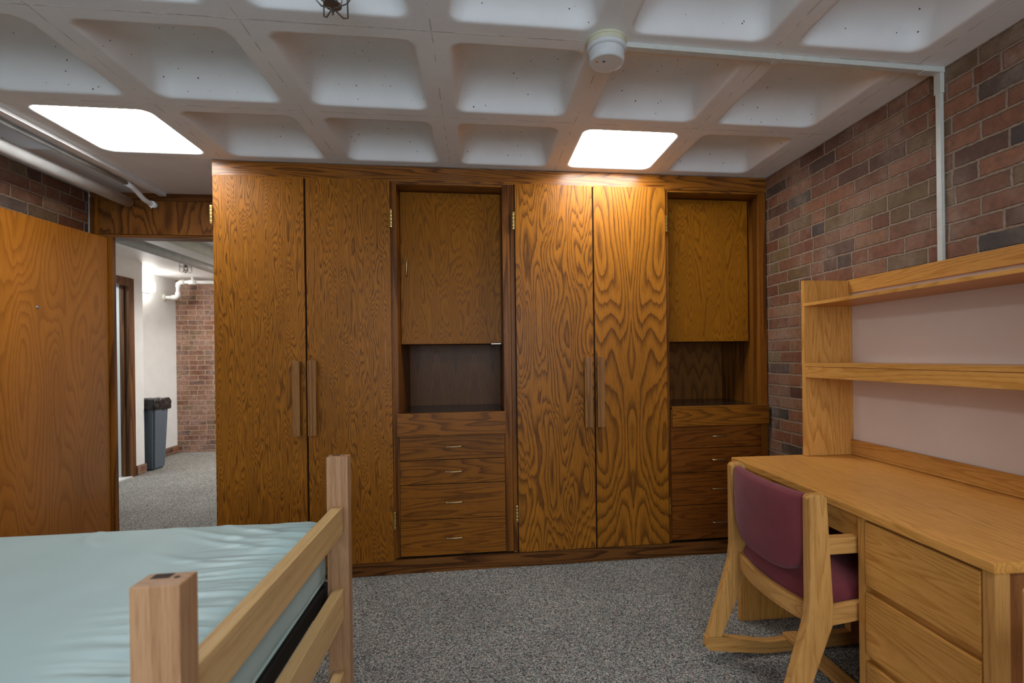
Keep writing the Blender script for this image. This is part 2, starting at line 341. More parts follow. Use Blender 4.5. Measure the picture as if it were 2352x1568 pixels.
# ------------------------------------------------------------------ mesh helpers
class MB:
    def __init__(self): self.bm = bmesh.new()
    def take(self, t, smooth=False):
        me = bpy.data.meshes.new('t'); t.to_mesh(me); t.free()
        if smooth:
            for p in me.polygons: p.use_smooth = True
        self.bm.from_mesh(me); bpy.data.meshes.remove(me); return self
    def box(self, x0, x1, y0, y1, z0, z1, bev=0.0015, seg=2):
        t = bmesh.new(); bmesh.ops.create_cube(t, size=1)
        for v in t.verts:
            v.co = Vector(((x0 + x1) / 2 + v.co.x * (x1 - x0), (y0 + y1) / 2 + v.co.y * (y1 - y0), (z0 + z1) / 2 + v.co.z * (z1 - z0)))
        if bev: bmesh.ops.bevel(t, geom=t.edges[:], offset=bev, segments=seg, affect='EDGES', profile=0.7)
        return self.take(t)
    def prism(self, poly, axis, a0, a1, bev=0.0, seg=2):
        t = bmesh.new()
        def P(p, a): return {'X': (a, p[0], p[1]), 'Y': (p[0], a, p[1]), 'Z': (p[0], p[1], a)}[axis]
        lo = [t.verts.new(P(p, a0)) for p in poly]; hi = [t.verts.new(P(p, a1)) for p in poly]
        n = len(poly)
        t.faces.new(lo); t.faces.new(hi[::-1])
        for i in range(n): t.faces.new((lo[i], hi[i], hi[(i + 1) % n], lo[(i + 1) % n]))
        bmesh.ops.recalc_face_normals(t, faces=t.faces[:])
        if bev:
            ed = [e for e in t.edges if len(e.link_faces) == 2 and e.calc_face_angle(0) > 0.35]
            bmesh.ops.bevel(t, geom=ed, offset=bev, segments=seg, affect='EDGES', profile=0.7)
        return self.take(t)
    def tube(self, path, r, n=10, cap=True):
        t = bmesh.new(); path = [Vector(p) for p in path]; rings = []
        prev = None
        for i, p in enumerate(path):
            d = (path[min(i + 1, len(path) - 1)] - path[max(i - 1, 0)]).normalized()
            if prev is None:
                a = Vector((0, 0, 1)) if abs(d.z) < 0.9 else Vector((1, 0, 0))
                s = d.cross(a).normalized()
            else:
                s = (prev - d * prev.dot(d)).normalized()
            prev = s; q = d.cross(s)
            rr = r[i] if isinstance(r, (list, tuple)) else r
            rings.append([t.verts.new(p + (s * math.cos(2 * PI * k / n) + q * math.sin(2 * PI * k / n)) * rr) for k in range(n)])
        for a, b in zip(rings, rings[1:]):
            for k in range(n): t.faces.new((a[k], a[(k + 1) % n], b[(k + 1) % n], b[k]))
        for f in t.faces: f.smooth = True
        if cap: t.faces.new(rings[0][::-1]); t.faces.new(rings[-1])
        bmesh.ops.recalc_face_normals(t, faces=t.faces[:])
        return self.take(t)
    def lathe(self, prof, c, n=40, smooth=True):
        """prof: (radius, z) pairs from top to bottom"""
        t = bmesh.new(); rings = []
        for r, z in prof:
            rings.append([t.verts.new((c[0] + r * math.cos(2 * PI * k / n), c[1] + r * math.sin(2 * PI * k / n), z)) for k in range(n)])
        for a, b in zip(rings, rings[1:]):
            for k in range(n): t.faces.new((a[k], a[(k + 1) % n], b[(k + 1) % n], b[k]))
        t.faces.new(rings[0]); t.faces.new(rings[-1][::-1])
        bmesh.ops.recalc_face_normals(t, faces=t.faces[:])
        self.take(t, False)
        return self
    def rbox(self, x0, x1, y0, y1, z0, z1, r, nx, ny, nz_, disp=None):
        """rounded, finely divided box; disp moves every vertex"""
        t = bmesh.new()
        def cl(v, a, b): return max(a, min(b, v))
        def put(p):
            q = Vector((cl(p.x, x0 + r, x1 - r), cl(p.y, y0 + r, y1 - r), cl(p.z, z0 + r, z1 - r)))
            d = p - q
            if d.length > 1e-9: p = q + d.normalized() * r
            return disp(p) if disp else p
        def axis(a, b, n):
            core = [a + r + (b - a - 2 * r) * i / n for i in range(n + 1)]
            lo = [a + r - r * math.tan(PI / 4 * k / 3) for k in (3, 2, 1)]; hi = [b - r + r * math.tan(PI / 4 * k / 3) for k in (1, 2, 3)]
            return lo + core + hi
        ax, ay, az = axis(x0, x1, nx), axis(y0, y1, ny), axis(z0, z1, nz_)
        def face(us, vs, f):
            g = [[t.verts.new(put(Vector(f(u, v)))) for v in vs] for u in us]
            for i in range(len(us) - 1):
                for j in range(len(vs) - 1): t.faces.new((g[i][j], g[i + 1][j], g[i + 1][j + 1], g[i][j + 1]))
        face(ax, ay, lambda u, v: (u, v, z1)); face(ax, ay, lambda u, v: (u, v, z0))
        face(ax, az, lambda u, v: (u, y0, v)); face(ax, az, lambda u, v: (u, y1, v))
        face(ay, az, lambda u, v: (x0, u, v)); face(ay, az, lambda u, v: (x1, u, v))
        bmesh.ops.remove_doubles(t, verts=t.verts[:], dist=1e-5)
        bmesh.ops.recalc_face_normals(t, faces=t.faces[:])
        return self.take(t, True)

ORG = {}
def obj(name, mb, mat, parent=None, label=None):
    bm = mb.bm
    lo = Vector((1e9,) * 3); hi = -lo
    for v in bm.verts:
        for i in range(3):
            lo[i] = min(lo[i], v.co[i]); hi[i] = max(hi[i], v.co[i])
    c = (lo + hi) / 2
    for v in bm.verts: v.co -= c
    me = bpy.data.meshes.new(name); bm.to_mesh(me); bm.free()
    me.materials.append(MT[mat] if isinstance(mat, str) else mat)
    o = bpy.data.objects.new(name, me); COL.objects.link(o)
    if parent is not None:
        o.parent = parent; o.location = c - ORG[parent]
    else: o.location = c
    ORG[o] = c
    if label: o['label'] = label
    return o
def tag(o, label, cat, group=None):
    o['label'] = label; o['category'] = cat
    if group: o['group'] = group
    return o
def thing(name, loc, label, cat, group=None):
    o = bpy.data.objects.new(name, None); COL.objects.link(o); o.location = loc; o.empty_display_size = 0.1
    ORG[o] = Vector(loc)
    return tag(o, label, cat, group)
def struct(name, mb, mat, label=None, parent=None):
    o = obj(name, mb, mat, parent)
    if parent is None: o['kind'] = 'structure'
    if label: o['label'] = label
    return o
def B(*a, **k): return MB().box(*a, **k)

# ------------------------------------------------------------------ the room shell
struct('floor', B(-6, 3, WB - 0.2, 8, -0.12, 0, bev=0), 'carpet')
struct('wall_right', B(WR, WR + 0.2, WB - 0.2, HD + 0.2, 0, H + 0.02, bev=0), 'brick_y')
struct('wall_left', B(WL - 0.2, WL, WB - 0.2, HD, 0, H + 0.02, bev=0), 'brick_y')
# back wall with a window opening
wb = MB()
wb.box(WL - 0.2, -1.4, WB - 0.2, WB, 0, H + 0.02, bev=0); wb.box(1.2, WR + 0.2, WB - 0.2, WB, 0, H + 0.02, bev=0)
wb.box(-1.4, 1.2, WB - 0.2, WB, 0, 0.85, bev=0); wb.box(-1.4, 1.2, WB - 0.2, WB, 2.25, H + 0.02, bev=0)
struct('wall_back', wb, 'room_white')
wf = MB()
for x0, x1 in ((-1.4, -1.34), (-0.13, -0.07), (1.14, 1.2)): wf.box(x0, x1, WB - 0.1, WB - 0.04, 0.85, 2.25)
wf.box(-1.34, 1.14, WB - 0.1, WB - 0.04, 0.85, 0.91); wf.box(-1.34, 1.14, WB - 0.1, WB - 0.04, 2.19, 2.25)
wn_ = struct('window_1', wf, 'pipe')
obj('pane', B(-1.34, -0.13, WB - 0.072, WB - 0.068, 0.91, 2.19, bev=0), 'glass', wn_)
obj('pane', B(-0.07, 1.14, WB - 0.072, WB - 0.068, 0.91, 2.19, bev=0), 'glass', wn_)
struct('wall_front', B(-1.40, WR + 0.2, HD, HD + 0.13, 0, H + 0.02, bev=0), 'hall_white')

def ceiling_mesh():
    bm = bmesh.new(); NQ = 12; C4 = 4 * NQ
    def rr(h, rad):
        pts = []
        for q in range(4):
            cx, cy = [(1, 1), (-1, 1), (-1, -1), (1, -1)][q]
            for k in range(NQ):
                a = PI / 2 * q + PI / 2 * k / (NQ - 1)
                pts.append((cx * (h - rad) + rad * math.cos(a), cy * (h - rad) + rad * math.sin(a)))
        return pts
    def sq(h):
        pts = []
        for x, y in rr(h, h * 0.9):
            s = h / max(abs(x), abs(y)); pts.append((x * s, y * s))
        # exact corners so that neighbouring cells meet
        for q in range(4):
            i = q * NQ + NQ // 2; cx, cy = [(1, 1), (-1, 1), (-1, -1), (1, -1)][q]; pts[i] = (cx * h, cy * h)
        return pts
    prof = [(0.262, 0.05, 0), (0.2525, 0.05, 0.0004), (0.2490, 0.052, 0.003), (0.2455, 0.054, 0.010), (0.238, 0.058, 0.034), (0.230, 0.064, 0.060),
            (0.221, 0.072, 0.086), (0.210, 0.084, 0.108), (0.196, 0.096, 0.126), (0.178, 0.104, 0.140), (0.156, 0.106, 0.150), (0.128, 0.098, 0.157), (0.095, 0.08, 0.161), (0.05, 0.045, 0.163)]
    def cell(cx, cy):
        rings = [[bm.verts.new((cx + x, cy + y, H)) for x, y in sq(SP / 2)]]
        for h, rad, dz in prof: rings.append([bm.verts.new((cx + x, cy + y, H + dz)) for x, y in rr(h, rad)])
        for ri, (a, b) in enumerate(zip(rings, rings[1:])):
            for k in range(C4):
                f = bm.faces.new((a[k], a[(k + 1) % C4], b[(k + 1) % C4], b[k])); f.smooth = ri > 0
        f = bm.faces.new(rings[-1]); f.smooth = True
    for i in range(-2, 5):
        for j in range(-1, 7):
            cy = GY + SP / 2 - j * SP - 0.0
            if j == -1: continue
            cell(GX + (i + 0.5) * SP, cy)
    def quad(x0, x1, y0, y1):
        bm.faces.new([bm.verts.new(p) for p in ((x0, y0, H), (x1, y0, H), (x1, y1, H), (x0, y1, H))])
    xe = GX + 5 * SP; xs = GX - 2 * SP; ys = GY - 6 * SP; ye = GY + SP
    quad(xe, WR + 0.2, ys, ye); quad(xs, WR + 0.2, WB - 0.3, ys); quad(-6, WR + 0.2, ye, 8)
    bmesh.ops.remove_doubles(bm, verts=bm.verts[:], dist=1e-4)
    bmesh.ops.recalc_face_normals(bm, faces=bm.faces[:])
    for f in bm.faces:
        if f.normal.z > 0.01: f.normal_flip()
    # solid slab above, so that no light leaks in
    t = MB(); t.bm = bm
    t.box(-6, WR + 0.2, WB - 0.3, 8, H + 0.22, H + 0.3, bev=0)
    return t
struct('ceiling', ceiling_mesh(), 'ceiling')

# ------------------------------------------------------------------ doorway, open door, hall
tr = MB()
tr.box(-2.54, -2.404, HD, HD + 0.03, 0, 2.10); tr.box(-1.55, -1.42, HD, HD + 0.13, 0, 2.10)
tr.box(-2.54, -2.488, HD, HD + 0.10, 2.10, 2.363)
d = struct('trim_1', tr, 'dark_z')
obj('header_panel', B(-2.488, -1.42, HD + 0.012, HD + 0.06, 2.124, 2.355, bev=0), 'header_z', d)
obj('header_rail', MB().box(-2.54, -1.42, HD, HD + 0.10, 2.385, H).box(-2.54, -1.42, HD + 0.006, HD + 0.10, 2.352, 2.385).box(-2.488, -1.42, HD, HD + 0.10, 2.100, 2.118).box(-2.488, -1.42, HD + 0.03, HD + 0.1, 2.118, 2.124, bev=0), 'header_x', d)
struct('wall_doorway', B(-6, -2.54, HD + 0.02, HD + 0.13, 0, H + 0.02, bev=0), 'hall_white')

door = bpy.data.objects.new('door_1', None); COL.objects.link(door); door['kind'] = 'structure'
ORG[door] = Vector((0, 0, 0)); door.location = (-2.427, 3.658, 0); door.rotation_euler = (0, 0, -math.atan2(0.062, 0.74))
obj('leaf', B(-0.044, 0, -0.95, 0, 0.012, 2.092, bev=0.002), 'door_leaf', door)
obj('peephole', MB().tube([(0, -0.49, 1.585), (0.004, -0.49, 1.585), (0.006, -0.49, 1.585)], [0.009, 0.009, 0.006], 16), 'steel', door)

HX, HC, RX, BY = -3.80, 6.27, -4.155, 7.55
hw = MB()
hw.box(HX - 0.14, HX, HD + 0.13, 5.08, 0, H, bev=0); hw.box(HX - 0.14, HX, 6.03, HC, 0, H, bev=0); hw.box(HX - 0.14, HX, 5.08, 6.03, 2.17, H, bev=0)
struct('wall_hall_left', hw, 'hall_white')
struct('wall_hall_recess', MB().box(RX - 0.14, RX, HC - 0.02, BY, 0, H, bev=0).box(RX - 0.14, HX - 0.14, HC - 0.12, HC, 0, H, bev=0), 'hall_white')
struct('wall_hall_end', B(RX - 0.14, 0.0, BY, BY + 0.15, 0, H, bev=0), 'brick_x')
struct('wall_hall_right', B(-1.0, -0.85, HD + 0.13, BY, 0, H, bev=0), 'hall_white')
# brick baseboards of the hall
struct('baseboard_hall_left', B(HX, HX + 0.02, 6.12, HC + 0.005, 0, 0.105), 'brick_y')
struct('baseboard_hall_recess', B(RX, RX + 0.02, HC, BY, 0, 0.105), 'brick_y')
# bathroom door opening in the hall
dc = MB()
dc.box(HX - 0.085, HX + 0.014, 6.02, 6.105, 0, 2.19); dc.box(HX - 0.155, HX + 0.014, 5.0, 5.09, 0, 2.19); dc.box(HX - 0.155, HX + 0.014, 5.09, 6.02, 2.10, 2.19)
dc.box(HX - 0.06, HX - 0.03, 6.004, 6.02, 0, 2.1)
struct('trim_2', dc, 'casing')
struct('wall_bathroom', MB().box(-5.2, -5.1, 4.6, 6.25, 0, H, bev=0).box(-5.1, HX - 0.14, 6.10, 6.20, 0, H, bev=0).box(-5.1, HX - 0.14, 4.6, 4.7, 0, H, bev=0), 'tile')
struct('trim_3', B(HX - 0.14, HX + 0.03, 5.09, 6.02, 0.0, 0.014), 'marble')

# wall lamp
t = thing('wall_lamp', (RX, 6.86, 2.1), 'glowing white wall lamp high on the hall recess wall', 'lamp')
obj('backplate', B(RX, RX + 0.02, 6.74, 6.98, 2.14, 2.29), 'plastic', t)
obj('lamp_shade', MB().rbox(RX + 0.02, RX + 0.11, 6.75, 6.95, 2.145, 2.285, 0.03, 3, 4, 3), 'sconce', t)

# hall pipes
def pipe(name, x, z, y0, y1, r, mat, label, cat='pipe', group='pipes along the hall ceiling'):
    return tag(obj(name, MB().tube([(x, y0, z), (x, (y0 + y1) / 2, z), (x, y1, z)], r, 16), mat), label, cat, group)
pipe('ceiling_pipe', -2.95, 2.30, HD + 0.13, BY, 0.045, 'pipe_grey', 'grey pipe, lowest and leftmost of those under the hall ceiling')
pipe('ceiling_pipe', -2.60, 2.335, HD + 0.13, BY, 0.05, 'pipe_cream', 'cream pipe right of the grey one under the hall ceiling')
pipe('ceiling_pipe', -2.36, 2.35, HD + 0.13, BY, 0.03, 'pipe', 'thin white pipe, rightmost under the hall ceiling')
pipe('ceiling_pipe', -2.77, 2.383, HD + 0.13, BY, 0.016, 'pipe', 'thinnest white pipe, between the grey and the cream pipe under the hall ceiling')
t = thing('sprinkler_pipe', (-3.98, 7.3, 2.33), 'white pipe with elbows dropping in front of the hall brick wall', 'pipe')
obj('pipe_run', MB().tube([(-1.0, 7.3, 2.332), (-2.5, 7.3, 2.332), (-3.93, 7.3, 2.332), (-3.97, 7.3, 2.318), (-3.985, 7.3, 2.29), (-3.985, 7.3, 2.17), (-3.995, 7.3, 2.14), (-4.03, 7.3, 2.125), (RX, 7.3, 2.125)], 0.024, 14), 'pipe', t)
obj('tee', MB().tube([(-3.80, 7.3, 2.332), (-3.80, 7.3, 2.40)], 0.017, 12).tube([(-3.85, 7.3, 2.332), (-3.75, 7.3, 2.332)], 0.032, 14), 'pipe', t)
obj('escutcheon', MB().tube([(RX, 7.3, 2.125), (RX + 0.012, 7.3, 2.125), (RX + 0.02, 7.3, 2.125)], [0.05, 0.048, 0.03], 18), 'pipe_cream', t)
obj('elbow', MB().tube([(-3.90, 7.3, 2.332), (-3.95, 7.3, 2.330), (-3.978, 7.3, 2.31), (-3.985, 7.3, 2.26)], 0.033, 14), 'pipe', t)
obj('elbow', MB().tube([(-3.985, 7.3, 2.20), (-3.988, 7.3, 2.15), (-4.01, 7.3, 2.13), (-4.06, 7.3, 2.125)], 0.033, 14), 'pipe', t)

def sprinkler(cx, cy, zt, label, s=1.0):
    """pendent sprinkler head in a wire cage, hanging from zt"""
    t = thing('fire_sprinkler', (cx, cy, zt), label, 'sprinkler', 'caged sprinkler heads')
    obj('stem', MB().lathe([(0.018 * s, zt), (0.018 * s, zt - 0.02 * s), (0.010 * s, zt - 0.022 * s), (0.008 * s, zt - 0.05 * s)], (cx, cy), 14), 'wire', t)
    fr = MB()
    for a in (0, PI):
        c_, s_ = math.cos(a), math.sin(a)
        fr.tube([(cx + 0.008 * s * c_, cy, zt - 0.03 * s), (cx + 0.016 * s * c_, cy, zt - 0.045 * s), (cx + 0.012 * s * c_, cy, zt - 0.065 * s), (cx, cy, zt - 0.075 * s)], 0.0022 * s, 6)
    obj('frame', fr, 'wire', t)
    obj('deflector', MB().lathe([(0.006 * s, zt - 0.074 * s), (0.026 * s, zt - 0.076 * s), (0.026 * s, zt - 0.078 * s), (0.006 * s, zt - 0.079 * s)], (cx, cy), 16), 'wire', t)
    cg = MB()
    for k in range(4):
        a = PI / 4 + k * PI / 2; c_, s_ = math.cos(a), math.sin(a)
        cg.tube([(cx + 0.02 * s * c_, cy + 0.02 * s * s_, zt - 0.01 * s), (cx + 0.048 * s * c_, cy + 0.048 * s * s_, zt - 0.014 * s), (cx + 0.05 * s * c_, cy + 0.05 * s * s_, zt - 0.09 * s),
                 (cx + 0.035 * s * c_, cy + 0.035 * s * s_, zt - 0.098 * s), (cx + 0.006 * s * c_, cy + 0.006 * s * s_, zt - 0.088 * s), (cx, cy, zt - 0.106 * s)], 0.0024 * s, 6)
    ring = [(cx + 0.049 * s * math.cos(a * PI / 8), cy + 0.049 * s * math.sin(a * PI / 8), zt - 0.045 * s) for a in range(17)]
    cg.tube(ring, 0.002 * s, 6, cap=False)
    obj('wire_cage', cg, 'wire', t)
sprinkler(-3.30, 6.2, 2.40, 'small caged sprinkler head under the hall ceiling', 1.2)
sprinkler(-0.415, 1.56, 2.40, 'caged sprinkler head at the top edge of the room ceiling', 1.0)

# bin in the hall
t = thing('trash_can', (-3.94, 6.455, 0), 'slim slate grey bin with black bag standing in the hall', 'bin')
bx0, bx1, by0, by1 = -4.13, -3.72, 6.315, 6.60
b = bmesh.new()
lo = [b.verts.new(p) for p in ((bx0 + .03, by0 + .03, 0.0), (bx1 - .03, by0 + .03, 0.0), (bx1 - .03, by1 - .03, 0.0), (bx0 + .03, by1 - .03, 0.0))]
hi = [b.verts.new(p) for p in ((bx0, by0, 0.76), (bx1, by0, 0.76), (bx1, by1, 0.76), (bx0, by1, 0.76))]
b.faces.new(lo[::-1])
for k in range(4): b.faces.new((lo[k], lo[(k + 1) % 4], hi[(k + 1) % 4], hi[k]))
b.faces.new(hi)
bmesh.ops.bevel(b, geom=[e for e in b.edges], offset=0.02, segments=3, affect='EDGES')
mb = MB(); mb.bm = b
obj('bin_body', mb, 'bin', t)
def bagd(p):
    n_ = noise.noise(p * 22)
    return p + Vector((n_ * 0.018, noise.noise(p * 19 + Vector((5, 0, 0))) * 0.018, noise.noise(p * 30) * 0.014))
obj('bin_bag', MB().rbox(bx0 - .012, bx1 + .02, by0 - .014, by1 + .012, 0.70, 0.83, 0.02, 16, 24, 10, bagd), 'bag', t)

# ------------------------------------------------------------------ ceiling fittings
def fixture(i, j, label):
    cx, cy = GX + (i + 0.5) * SP, GY + SP / 2 - j * SP
    t = thing('ceiling_light', (cx, cy, H + 0.016), label, 'ceiling light', 'square ceiling lights')
    def slab(h, r, z0, z1):
        pts = []
        for q in range(4):
            sx, sy = [(1, 1), (-1, 1), (-1, -1), (1, -1)][q]
            for k in range(9):
                a = PI / 2 * (q + k / 8); pts.append((cx + sx * (h - r) + r * math.cos(a), cy + sy * (h - r) + r * math.sin(a)))
        return MB().prism(pts, 'Z', z0, z1, 0.0)
    obj('housing', slab(0.225, 0.05, H + 0.030, H + 0.10), 'plastic', t)
    obj('diffuser', slab(0.2435, 0.054, H + 0.016, H + 0.030), 'lens', t)
fixture(-1, 0, 'glowing square ceiling light by the doorway, left of the wardrobes')
fixture(3, 0, 'glowing square ceiling light above the right-hand wardrobe')
fixture(-1, 5, 'unseen square ceiling light added for fill over the near left corner of the room')  # out of view, added to fill the room with light
fixture(3, 5, 'unseen square ceiling light added for fill over the near right corner of the room')  # second added fill light, also out of view

sx, sy = 0.476, 1.768
t = thing('smoke_detector', (sx, sy, H), 'round white smoke detector on the ceiling between the coffers', 'smoke detector')
obj('base_ring', MB().lathe([(0.074, H), (0.074, H - 0.006), (0.071, H - 0.008), (0.071, H - 0.024)], (sx, sy), 48), 'plastic_cream', t)
obj('rim', MB().lathe([(0.072, H - 0.024), (0.073, H - 0.027), (0.072, H - 0.035), (0.066, H - 0.038)], (sx, sy), 48), 'plastic', t)
hd = obj('detector_head', MB().lathe([(0.063, H - 0.038), (0.065, H - 0.042), (0.064, H - 0.070), (0.060, H - 0.076), (0.056, H - 0.078), (0.030, H - 0.0785)], (sx, sy), 48), 'plastic', t)
obj('indicator', MB().lathe([(0.005, H - 0.077), (0.004, H - 0.080)], (sx - 0.038, sy - 0.012), 12), 'red_led', hd)
obj('vent_hole', B(sx - 0.018, sx - 0.010, sy - 0.018, sy - 0.012, H - 0.080, H - 0.077, bev=0), 'dot', hd)

t = thing('cable_raceway', (WR, 1.80, H), 'slim off-white cable raceway from smoke detector down the brick wall', 'raceway')
obj('ceiling_run', MB().prism([(sx + 0.066, 1.757), (WR, 1.785), (WR, 1.811), (sx + 0.066, 1.783)], 'Z', H - 0.018, H, 0.0015), 'raceway', t)
obj('wall_run', B(WR - 0.015, WR, 1.788, 1.810, 1.60, H - 0.09), 'raceway', t)
obj('corner_cover', MB().box(WR - 0.018, WR, 1.784, 1.814, H - 0.10, H).box(WR - 0.09, WR, 1.781, 1.814, H - 0.021, H), 'raceway', t)
obj('clip', B(1.13, 1.155, 1.767, 1.806, H - 0.021, H), 'raceway', t)

# pipes on the room ceiling at the left
tag(obj('heating_pipe', MB().tube([(-2.30, y, 2.335) for y in (WB, 0, 2, 3.0, HD - 0.004)], 0.034, 20), 'pipe'),
    'thick white pipe along the left brick wall above the door', 'pipe')
tag(obj('surface_conduit', B(-2.105, -2.065, WB, HD - 0.005, H - 0.022, H), 'pipe'), 'flat white conduit strip fixed to the ceiling at left', 'conduit')
t = thing('flexible_conduit', (-2.13, HD, 2.33), 'round conduit with bent flexible end reaching the door header', 'conduit')
obj('tube', MB().tube([(-2.145, y, 2.376) for y in (WB, 0, 2, 3.0, 3.40)], 0.013, 12), 'pipe_grey', t)
obj('flexible_end', MB().tube([(-2.145, 3.40, 2.376), (-2.146, 3.46, 2.370), (-2.148, 3.52, 2.350), (-2.150, 3.57, 2.330), (-2.146, 3.62, 2.320), (-2.14, HD + 0.01, 2.318)], 0.016, 14), 'pipe', t)
obj('connector', MB().tube([(-2.142, 3.635, 2.318), (-2.14, HD + 0.01, 2.318)], 0.022, 14).box(-2.15, -2.144, 3.64, 3.647, 2.29, 2.30), 'pipe', t)

# ------------------------------------------------------------------ the built-in wall of wardrobes
FY, DY, BK = D, D - 0.022, D + 0.58
def pull(parent, x0, x1, z0=0.838, z1=1.262):
    h = obj('handle', B(x0, x1, DY - 0.052, DY - 0.030, z0, z1, bev=0.002), 'pull_z', parent)
    m = (x0 + x1) / 2
    obj('standoff', B(m - 0.014, m + 0.014, DY - 0.031, DY, z1 - 0.035, z1 - 0.001), 'pull_z', h)
    obj('standoff', B(m - 0.014, m + 0.014, DY - 0.031, DY, z0 + 0.001, z0 + 0.035), 'pull_z', h)
def hinge(parent, x, z0, z1):
    m = MB(); n_ = 5; L = (z1 - z0) / n_
    for k in range(n_): m.box(x - 0.0062, x + 0.0062, DY - 0.010, DY + 0.002, z0 + k * L + 0.0004, z0 + (k + 1) * L - 0.0004, bev=0.0028, seg=2)
    m.box(x - 0.004, x + 0.004, DY, FY, z0, z1, bev=0)
    obj('hinge', m, 'brass', parent)
def wardrobe(x0, x1, doors, label, hinges, wood_l):
    t = thing('wardrobe', ((x0 + x1) / 2, FY, 0), label, 'wardrobe', 'built-in wardrobes')
    c = MB()
    c.box(x0, x0 + 0.022, FY, BK, 0.088, 2.31); c.box(x1 - 0.022, x1, FY, BK, 0.088, 2.31)
    c.box(x0, x1, BK, BK + 0.012, 0.095, 2.31, bev=0)
    obj('carcass', c, 'dark_z', t)
    obj('inside', B(x0 + 0.024, x1 - 0.024, FY + 0.012, BK - 0.01, 0.10, 2.30, bev=0), 'cavity', t)
    ds = []
    for (a, b_, z0, mat) in doors:
        dd = obj('door', B(a, b_, DY, FY - 0.001, z0, 2.309, bev=0.0015), mat, t); ds.append(dd)
    pull(ds[0], *doors[0][4:]) if len(doors[0]) > 4 else None
    return t, ds
t, ds = wardrobe(-1.468, -0.487, [(-1.457, -0.974, 0.085, 'ply_fine'), (-0.963, -0.497, 0.085, 'ply_fine')],
                 'dark oak wardrobe with two tall doors, at the left end beside the doorway', None, None)
pull(ds[0], -1.035, -0.992); pull(ds[1], -0.950, -0.905)
hinge(ds[0], -1.463, 2.032, 2.136); hinge(ds[1], -0.489, 2.032, 2.138); hinge(ds[1], -0.489, 0.272, 0.374)
t, ds = wardrobe(0.205, 1.183, [(0.234, 0.706, 0.094, 'ply_wide'), (0.716, 1.172, 0.094, 'ply_vee')],
                 'dark oak wardrobe with two tall doors, brightly lit by the ceiling light above it', None, None)
pull(ds[0], 0.639, 0.685); pull(ds[1], 0.716, 0.760)
hinge(ds[0], 0.224, 2.033, 2.137); hinge(ds[0], 0.224, 0.278, 0.377); hinge(ds[1], 1.179, 2.034, 2.138); hinge(ds[1], 1.179, 0.277, 0.381)
obj('stile', B(0.205, 0.229, FY - 0.002, FY + 0.02, 0.098, 2.305), 'dark_z', t)

def wire_pull(parent, x, z, y, w=0.098):
    return obj('handle', MB().tube([(x - w / 2, y, z), (x - w / 2, y - 0.020, z), (x - w / 2 + 0.006, y - 0.027, z), (x, y - 0.027, z), (x + w / 2 - 0.006, y - 0.027, z), (x + w / 2, y - 0.020, z), (x + w / 2, y, z)], 0.0036, 8), 'bronze', parent)
def niche_unit(x0, x1, xi0, xi1, nose, zs, hx, label, dmat, cab):
    """x0..x1 whole unit, xi0..xi1 opening; nose = counter edge; zs = drawer joints from top to bottom"""
    t = thing('drawer_cabinet', ((x0 + x1) / 2, FY, 0), label, 'cabinet', 'built-in drawer cabinets')
    obj('stile', B(x0, xi0, FY, FY + 0.24, 0.095, 2.31), 'dark_z', t)
    obj('stile', B(xi1, x1, FY, FY + 0.24, 0.095, 2.31), 'dark_z', t)
    side = 0.014
    obj('side_panel', B(xi0 - side, xi0, FY + 0.24, BK, 0.10, 2.31, bev=0), 'dark_z', t)
    obj('side_panel', B(xi1, xi1 + side, FY + 0.24, BK, 0.10, 2.31, bev=0), 'dark_z', t)
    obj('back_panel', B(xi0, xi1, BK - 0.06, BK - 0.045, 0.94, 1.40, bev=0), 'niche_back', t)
    obj('top_lining', B(xi0, xi1, FY, FY + 0.20, 2.292, 2.305, bev=0), 'dark_x', t)
    obj('counter', B(xi0, xi1, DY, BK - 0.06, 0.925, 0.940, bev=0.001), 'black_top', t)
    obj('counter_edge', B(nose[0], nose[1], FY - 0.040, FY - 0.0005, nose[2], 0.944, bev=0.002), 'drawer_x', t)
    a, b_ = cab
    cd = obj('cabinet_door', B(a, b_, FY + 0.118, FY + 0.137, 1.354, 2.285, bev=0.0015), 'ply_dull', t)
    obj('cabinet_box', B(xi0 + 0.001, xi1 - 0.001, FY + 0.140, BK - 0.062, 1.356, 2.29, bev=0), 'dark_z', t)
    for k in range(4):
        zt, zb = zs[k], zs[k + 1]
        m = MB().box(xi0 + 0.002, xi1 - 0.002, FY - 0.002, FY + 0.017, zb + 0.002, zt - 0.002, bev=0.0015)
        dr = obj('drawer', m, dmat, t)
        wire_pull(dr, hx, (zt + zb) / 2 + (0.004 if k < 2 else 0.0), FY - 0.002)
    obj('drawer_case', B(xi0 + 0.003, xi1 - 0.003, FY + 0.02, BK - 0.06, 0.10, 0.92, bev=0), 'cavity', t)
    return t, cd
t, cd = niche_unit(-0.487, 0.203, -0.463, 0.158, (-0.468, 0.162, 0.814), (0.814, 0.664, 0.519, 0.310, 0.098), -0.148,
                   'dark oak unit of open niche and four drawers, between the two wardrobes', 'drawer_x', (-0.460, 0.150))
obj('handle', MB().tube([(-0.421, FY + 0.118, 1.862), (-0.421, FY + 0.094, 1.862), (-0.421, FY + 0.088, 1.855), (-0.421, FY + 0.088, 1.775), (-0.421, FY + 0.094, 1.768), (-0.421, FY + 0.118, 1.768)], 0.0034, 8), 'bronze', cd)
obj('catch', B(0.085, 0.148, FY + 0.117, FY + 0.135, 1.3495, 1.354), 'steel', cd)
obj('stile_edge', B(0.186, 0.203, FY - 0.003, FY + 0.03, 0.098, 2.305), 'dark_z', t)
